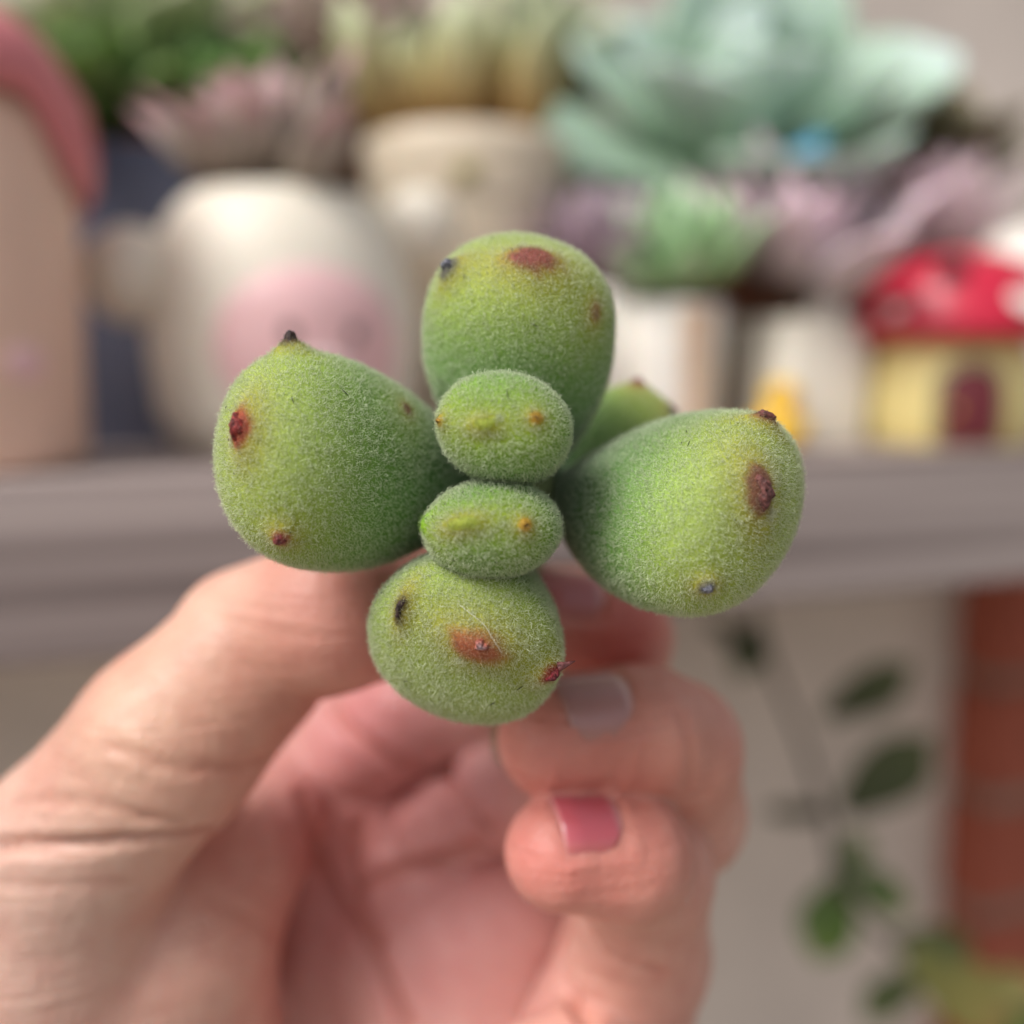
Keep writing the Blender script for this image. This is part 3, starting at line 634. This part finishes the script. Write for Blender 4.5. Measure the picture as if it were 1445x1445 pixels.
# stem, from the leaf node down into the grip
spts = spline([P(716, 690, 10.9), P(716, 700, 11.6), P(722, 745, 12.5), P(728, 835, 13.2), P(730, 960, 14.0), P(728, 1060, 14.6)], 26)
m_sstem = mat('succulent_stem', lin(128, 140, 92), .8, .2, 400, bump=.5, bscale=900)
V, F = tube(spts, np.interp(np.linspace(0, 1, 26), [0, .1, .25, .5, 1], [.3, .55, .5, .34, .3]), 16); mk('stem', V, F, m_sstem, plant)

# ================================================================== THE HAND
def C(px, py, d, r): return (P(px, py, d), r)
def cone(p, a, ra, b, rb):
    ab = b-a; t = np.clip((p-a)@ab/(ab@ab), 0, 1); return np.linalg.norm(p-(a+t[:, None]*ab), axis=1)-(ra+(rb-ra)*t)
def smin(a, b, k): h = np.maximum(k-np.abs(a-b), 0)/k; return np.minimum(a, b)-h*h*k/4
def chain(p, nodes, k=.3):
    d = None
    for (a, ra), (b, rb) in zip(nodes[:-1], nodes[1:]):
        e = cone(p, a, ra, b, rb); d = e if d is None else smin(d, e, k)
    return d
WR = P(330, 1760, 16.0)
THUMB = [C(60, 1420, 13.4, 1.75), C(105, 1200, 12.55, 1.16), C(240, 1045, 12.2, 1.08), C(346, 936, 12.35, 1.0)]
THUMB2 = [C(352, 908, 12.45, .94), C(472, 864, 12.0, .89), C(550, 850, 12.55, .86), C(665, 842, 12.95, .68)]
INDEX = [C(500, 1050, 16.2, 1.0), C(585, 1003, 15.7, .86), C(680, 985, 15.7, .86), C(845, 950, 15.2, .84), C(868, 900, 14.0, .76), C(858, 880, 13.5, .74), C(770, 862, 13.1, .60)]
MIDDLE = [C(640, 1160, 16.0, 1.0), C(712, 1112, 15.4, .86), C(830, 1125, 14.6, .86), C(960, 1148, 13.5, .82), C(950, 1055, 12.5, .80), C(905, 1034, 12.05, .77), C(790, 1042, 11.7, .71)]
RING = [C(800, 1540, 14.6, 1.1), C(868, 1430, 13.9, 1.0), C(896, 1345, 13.6, .96), C(915, 1232, 12.5, .76), C(880, 1206, 11.6, .69), C(793, 1203, 11.3, .635)]
PINKY = [C(700, 1640, 15.2, 1.0), C(850, 1600, 14.2, .8), C(870, 1520, 13.4, .72), C(820, 1500, 12.8, .68), C(760, 1510, 12.8, .6)]
def sdf(p):
    palm = chain(p, [C(480, 1110, 16.6, 1.1), (WR, 1.6)], .5)
    for nd in ([C(620, 1230, 16.5, 1.2), (WR, 1.6)], [C(740, 1420, 15.8, 1.25), (WR, 1.6)], [C(740, 1620, 15.9, 1.3), (WR, 1.7)], [C(400, 1120, 16.2, .9), C(470, 1080, 16.6, .9), C(600, 1180, 16.7, 1.1)],
               [C(610, 1310, 15.7, 1.1), C(740, 1290, 15.5, .95), C(760, 1400, 15.8, 1.05), C(790, 1540, 15.5, 1.1)], [C(620, 1420, 15.4, 1.3), C(640, 1540, 15.1, 1.5), (WR, 1.6)]):
        palm = smin(palm, chain(p, nd, .5), .7)
    palm = smin(palm, cone(p, WR, 1.9, WR+np.array([-1.5, 1.0, -7.5]), 2.3), 1.0)
    then = smin(cone(p, P(90, 1440, 13.7), 2.0, P(210, 1620, 14.8), 1.9), chain(p, [C(395, 1130, 15.6, .75), C(318, 1235, 14.2, .95), C(250, 1330, 13.7, 1.3), C(230, 1500, 14.2, 1.6)]), .6)
    palm = smin(palm, then, .35)
    d = smin(palm, smin(chain(p, THUMB, .25), chain(p, THUMB2, .25), .05), .2)
    for ch_, k in ((INDEX, .05), (MIDDLE, .05), (RING, .05), (PINKY, .1)):
        d = smin(d, chain(p, ch_, .2), k)
    return d
def surface_nets(lo, hi, h):
    n = np.ceil((hi-lo)/h).astype(int)+1
    ax = [lo[i]+h*np.arange(n[i]) for i in range(3)]
    Fv = np.empty(n, np.float32)
    YY, ZZ = np.meshgrid(ax[1], ax[2], indexing='ij')
    for i0 in range(0, n[0], 12):
        xs = ax[0][i0:i0+12]
        pts = np.stack([np.repeat(xs, YY.size), np.tile(YY.ravel(), len(xs)), np.tile(ZZ.ravel(), len(xs))], 1)
        Fv[i0:i0+12] = sdf(pts).reshape(len(xs), n[1], n[2])
    ins = Fv < 0
    nc = n-1; acc = np.zeros((*nc, 3)); cnt = np.zeros(nc)
    co = [(a, b, c) for a in (0, 1) for b in (0, 1) for c in (0, 1)]
    sl = lambda o: tuple(slice(o[k], o[k]+nc[k]) for k in range(3))
    for a in co:
        for k in range(3):
            if a[k] == 0:
                b = list(a); b[k] = 1; b = tuple(b); fa, fb = Fv[sl(a)], Fv[sl(b)]; cr = ins[sl(a)] != ins[sl(b)]
                t = np.where(cr, fa/(fa-fb+1e-12), 0)
                for j in range(3): acc[..., j] += np.where(cr, a[j]+(t if j == k else 0), 0)
                cnt += cr
    act = cnt > 0; idx = -np.ones(nc, int); idx[act] = np.arange(act.sum())
    base = np.stack(np.nonzero(act), 1); V = lo+h*(base+acc[act]/cnt[act][:, None])
    quads = []
    for k in range(3):
        o = [0, 0, 0]; o[k] = 1
        A_ = ins[:n[0]-o[0], :n[1]-o[1], :n[2]-o[2]]; B_ = ins[o[0]:, o[1]:, o[2]:]
        for flip in (False, True):
            e = np.stack(np.nonzero((A_ & ~B_) if not flip else (~A_ & B_)), 1)
            u, v = (k+1) % 3, (k+2) % 3
            ok = (e[:, u] > 0) & (e[:, v] > 0) & (e[:, u] < nc[u]) & (e[:, v] < nc[v]); e = e[ok]
            def g(du, dv): q = e.copy(); q[:, u] -= du; q[:, v] -= dv; return idx[q[:, 0], q[:, 1], q[:, 2]]
            f = np.stack([g(1, 1), g(0, 1), g(0, 0), g(1, 0)], 1); quads.append(f if not flip else f[:, ::-1])
    return V, np.concatenate(quads)
def grad(p, e=.02):
    g = np.stack([sdf(p+np.eye(3)[i]*e)-sdf(p-np.eye(3)[i]*e) for i in range(3)], 1); return g/(np.linalg.norm(g, axis=1, keepdims=True)+1e-9)
lo = np.array([-9.6, 9.2, CAMZ-25.5]); hi = np.array([4.6, 20.5, CAMZ-1.2])
HVt, HFt = surface_nets(lo, hi, .085)
for _ in range(2): HVt = HVt-grad(HVt)*sdf(HVt)[:, None]
HN = grad(HVt)
def hit(px, py, d0=8.5):
    r = ray(px, py); k = np.linalg.norm(r); t = d0
    for _ in range(120):
        s_ = sdf((CAMP+r*t)[None])[0]; t += s_/k*.8
        if abs(s_) < .002 or t > 30: break
    return CAMP+r*t
SK = np.array(lin(209, 162, 145)); colh = np.tile(SK, (len(HVt), 1))
# flush of the skin: (pixel, radius cm, colour, weight)
for px, py, rad, rgb, wt in ((560, 870, 1.3, (220, 140, 122), .8), (420, 1000, 1.0, (214, 146, 118), .5), (760, 1050, 1.0, (226, 146, 124), .8), (860, 1080, 1.2, (216, 138, 112), .6),
                             (740, 1190, .9, (232, 158, 140), .7), (860, 1240, 1.1, (222, 136, 114), .7), (880, 900, 1.1, (206, 104, 84), .9), (1000, 1130, 1.2, (206, 130, 104), .6),
                             (520, 1060, 1.5, (204, 150, 150), .8), (540, 1020, 1.2, (212, 136, 128), .6), (470, 1200, 2.2, (206, 132, 116), .8), (650, 1300, 2.6, (222, 158, 146), .8),
                             (300, 1300, 1.8, (216, 150, 120), .5), (680, 1120, 1.0, (208, 146, 138), .6), (890, 1400, 1.5, (226, 164, 138), .6), (60, 1330, 2.0, (226, 196, 172), .6), (200, 1000, 1.6, (220, 172, 136), .5)):
    c = hit(px, py); g = (np.exp(-((HVt-c)**2).sum(1)/rad**2)*wt)[:, None]; colh = colh*(1-g)+np.array(lin(rgb[0]-12, rgb[1]-12, rgb[2]-3))*g
disp = np.zeros(len(HVt))
mt = (vnoise(HVt, 2.2, 41)+.7*vnoise(HVt, 6, 42)+.5*vnoise(HVt, 15, 43))[:, None]
colh = np.clip(colh*(1+mt*np.array([.06, .16, .16])), 0, 1)
GROOVES = [([(0, 1193), (120, 1190), (230, 1180), (310, 1165), (352, 1128)], .15, .07), ([(20, 1132), (110, 1130), (190, 1148), (260, 1160)], .045, .05), ([(150, 1050), (240, 1080), (330, 1082), (372, 1070)], .045, .06),
           ([(0, 1246), (90, 1250), (180, 1243)], .03, .06), ([(60, 1160), (75, 1145), (95, 1140)], .03, .03),
           ([(422, 1130), (468, 1250), (525, 1340), (575, 1445)], .14, .1), ([(508, 1165), (505, 1260), (540, 1330)], .1, .1), ([(832, 1302), (858, 1345), (935, 1372)], .05, .06),
           ([(470, 990), (487, 1022), (548, 1067), (601, 1083), (640, 1078)], .17, .09), ([(624, 1088), (650, 1132), (686, 1170)], .17, .09),
           ([(510, 1250), (580, 1222), (647, 1204), (692, 1196)], .12, .1), ([(810, 1290), (790, 1349), (802, 1400), (828, 1440)], .18, .09),
           ([(300, 1270), (395, 1330), (380, 1440)], .03, .08), ([(700, 1165), (620, 1210), (540, 1240)], .04, .1), ([(960, 1010), (975, 1060), (970, 1110)], .03, .06), ([(955, 1165), (968, 1205), (962, 1250)], .03, .05)]
for k_ in range(9):                                         # fine wrinkles across the thumb's proximal joint
    f_ = k_/8; x0, y0 = 60+230*f_, 1105-215*f_
    GROOVES.append(([(x0+10, y0+6), (x0+60, y0+45+random.uniform(-6, 6)), (x0+125, y0+75+random.uniform(-8, 8))], .014, .03))
for pts, dep, wdt in GROOVES:
    seg = np.array([hit(*q) for q in spline(np.array(pts, float), 4*len(pts))]); dm = np.full(len(HVt), 9.)
    near = np.nonzero((((HVt-seg.mean(0))**2).sum(1)) < 36)[0]
    for a, b in zip(seg[:-1], seg[1:]):
        if np.linalg.norm(b-a) > .8: continue
        dm[near] = np.minimum(dm[near], cone(HVt[near], a, 0, b, 0))
    disp += -dep*np.exp(-(dm/wdt)**2)+dep*.15*np.exp(-((dm-wdt*2.2)/(wdt*1.3))**2)
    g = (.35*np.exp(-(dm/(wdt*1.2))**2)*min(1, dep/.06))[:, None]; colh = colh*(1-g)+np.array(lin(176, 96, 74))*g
for px, py, rad, hgt in ((515, 1085, .7, .12), (620, 1290, .9, .2), (700, 1380, .8, .12), (560, 1180, .6, .08), (430, 1130, .5, .08), (470, 1380, .7, .1)):
    c = hit(px, py); disp += hgt*np.exp(-((HVt-c)**2).sum(1)/rad**2)
# nails
NAILS = [('middle', 850, 1003, MIDDLE, .86, 1.0, (178, 128, 124), .85, 0), ('ring', 838, 1163, RING, .76, .88, (198, 92, 102), .9, 0), ('index', 812, 846, INDEX, .85, .8, (176, 98, 96), .5, 0)]
m_nail = mat('nail_plate', (1, 1, 1), .32, .06, 80, sss=.3, sssd=.001, attr=True, spec=.5, coat=.5)
nails = []
for nm, px, py, ch_, Ln, Wn, rgb, upk, _ in NAILS:
    tipc, dipc = ch_[-1][0], ch_[-2][0]; ax_ = nrm(tipc-dipc); c = hit(px, py)
    nn = nrm(-nrm(ray(px, py))*.75+UPV*upk); nn = nrm(nn-ax_*(nn@ax_)); sd_ = np.cross(nn, ax_)
    # sit the plate on the finger
    t_ = np.clip((c-dipc)@ax_, 0, None); cax = dipc+ax_*t_
    nv, nu = 15, 21; NV = []
    for i in range(nu):
        u = 2*i/(nu-1)-1
        for j in range(nv):
            v = 2*j/(nv-1)-1
            wl = math.sqrt(1-(.78*max(0, -u)**1.5)**2)*(1-.12*max(0, u)**3); uu = u
            if u > .55: uu = .55+(u-.55)*(1-.35*v*v)
            if u < -.4: uu = -.4+(u+.4)*(1-.35*v*v)
            NV.append(cax+ax_*uu*Ln/2+sd_*v*wl*Wn/2+nn*1.6)
    NV = np.array(NV)
    for _i in range(60): NV = NV-nn*(chain(NV, ch_, .2)*.7)[:, None].clip(-.3, .3)
    uv = np.array([(2*i/(nu-1)-1, 2*j/(nv-1)-1) for i in range(nu) for j in range(nv)])
    edge = np.maximum(np.abs(uv[:, 1])**4, np.maximum(0, -uv[:, 0])**5)
    NV = NV+nn*(.035-.07*edge)[:, None]+ax_*0
    cc = np.tile(np.array(lin(*rgb)), (len(NV), 1)); k3 = smooth01((uv[:, 0]-.9)/.1)[:, None]*(.3 if nm == 'ring' else .1); cc = cc*(1-k3)+np.array(lin(232, 200, 188))*k3
    ed2 = (np.maximum(smooth01((np.abs(uv[:, 1])-.72)/.28), smooth01((-uv[:, 0]-.7)/.3))*.45)[:, None]; cc = cc*(1-ed2)+np.array(lin(196, 134, 116))*ed2
    lun = smooth01((-.55-uv[:, 0]-.3*uv[:, 1]**2)/.2)[:, None]*.35; cc = cc*(1-lun)+np.array(lin(226, 190, 180))*lun
    TVn = np.concatenate([NV, NV-nn*.05]); Fg = grid_faces(nu, nv, False); nA = len(NV)
    rim = [i*nv for i in range(nu)]+[(nu-1)*nv+j for j in range(1, nv)]+[i*nv+nv-1 for i in range(nu-2, -1, -1)]+[j for j in range(nv-2, 0, -1)]
    Fr = np.array([[rim[i], rim[(i+1) % len(rim)], rim[(i+1) % len(rim)]+nA, rim[i]+nA] for i in range(len(rim))])
    nails.append((TVn, np.concatenate([Fg, Fg[:, ::-1]+nA, Fr]), np.concatenate([cc, cc])))
    # fold of skin round the plate
    q = HVt-cax; un, vn, wn = q@ax_/(Ln/2), q@sd_/(Wn/2), q@nn
    rr = np.maximum(np.abs(vn), np.where(un < 0, -un, un*.0)); msk = (wn > 0)*(un < .9)*(un > -1.6)
    disp += msk*(.03*np.exp(-((rr-1.12)/.12)**2)-.03*(rr < 1.0))
HVt = HVt+HN*disp[:, None]
def skin_lines(m):
    t = m.node_tree; N = t.nodes; L = t.links; b = N['Principled BSDF']; old = b.inputs['Normal'].links[0].from_socket
    tc = N.new('ShaderNodeTexCoord'); mp = N.new('ShaderNodeMapping'); mp.inputs['Scale'].default_value = (40, 40, 520); L.new(tc.outputs['Object'], mp.inputs[0])
    nz = N.new('ShaderNodeTexNoise'); nz.inputs['Scale'].default_value = 1; nz.inputs['Detail'].default_value = 3; nz.inputs['Distortion'].default_value = .6; L.new(mp.outputs[0], nz.inputs['Vector'])
    vo = N.new('ShaderNodeTexVoronoi'); vo.feature = 'DISTANCE_TO_EDGE'; vo.inputs['Scale'].default_value = 900; L.new(tc.outputs['Object'], vo.inputs['Vector'])
    b1 = N.new('ShaderNodeBump'); b1.inputs['Strength'].default_value = .5; b1.inputs['Distance'].default_value = .0007; L.new(nz.outputs['Fac'], b1.inputs['Height']); L.new(old, b1.inputs['Normal'])
    b2 = N.new('ShaderNodeBump'); b2.inputs['Strength'].default_value = .5; b2.inputs['Distance'].default_value = .0003; L.new(vo.outputs['Distance'], b2.inputs['Height']); L.new(b1.outputs[0], b2.inputs['Normal'])
    L.new(b2.outputs[0], b.inputs['Normal'])
m_skin = mat('skin', (1, 1, 1), .42, .07, 70, sss=.45, sssr=(1, .38, .24), sssd=.002, attr=True, bump=.6, bscale=420, spec=.35)
skin_lines(m_skin)
hand = mk('hand', HVt, HFt, m_skin, org=WR, col=colh)
tag(hand, 'bare hand pinching the furry succulent by its stem', 'hand')
for TVn, Fn, cc in nails: mk('fingernail', TVn, Fn, m_nail, hand, col=cc)
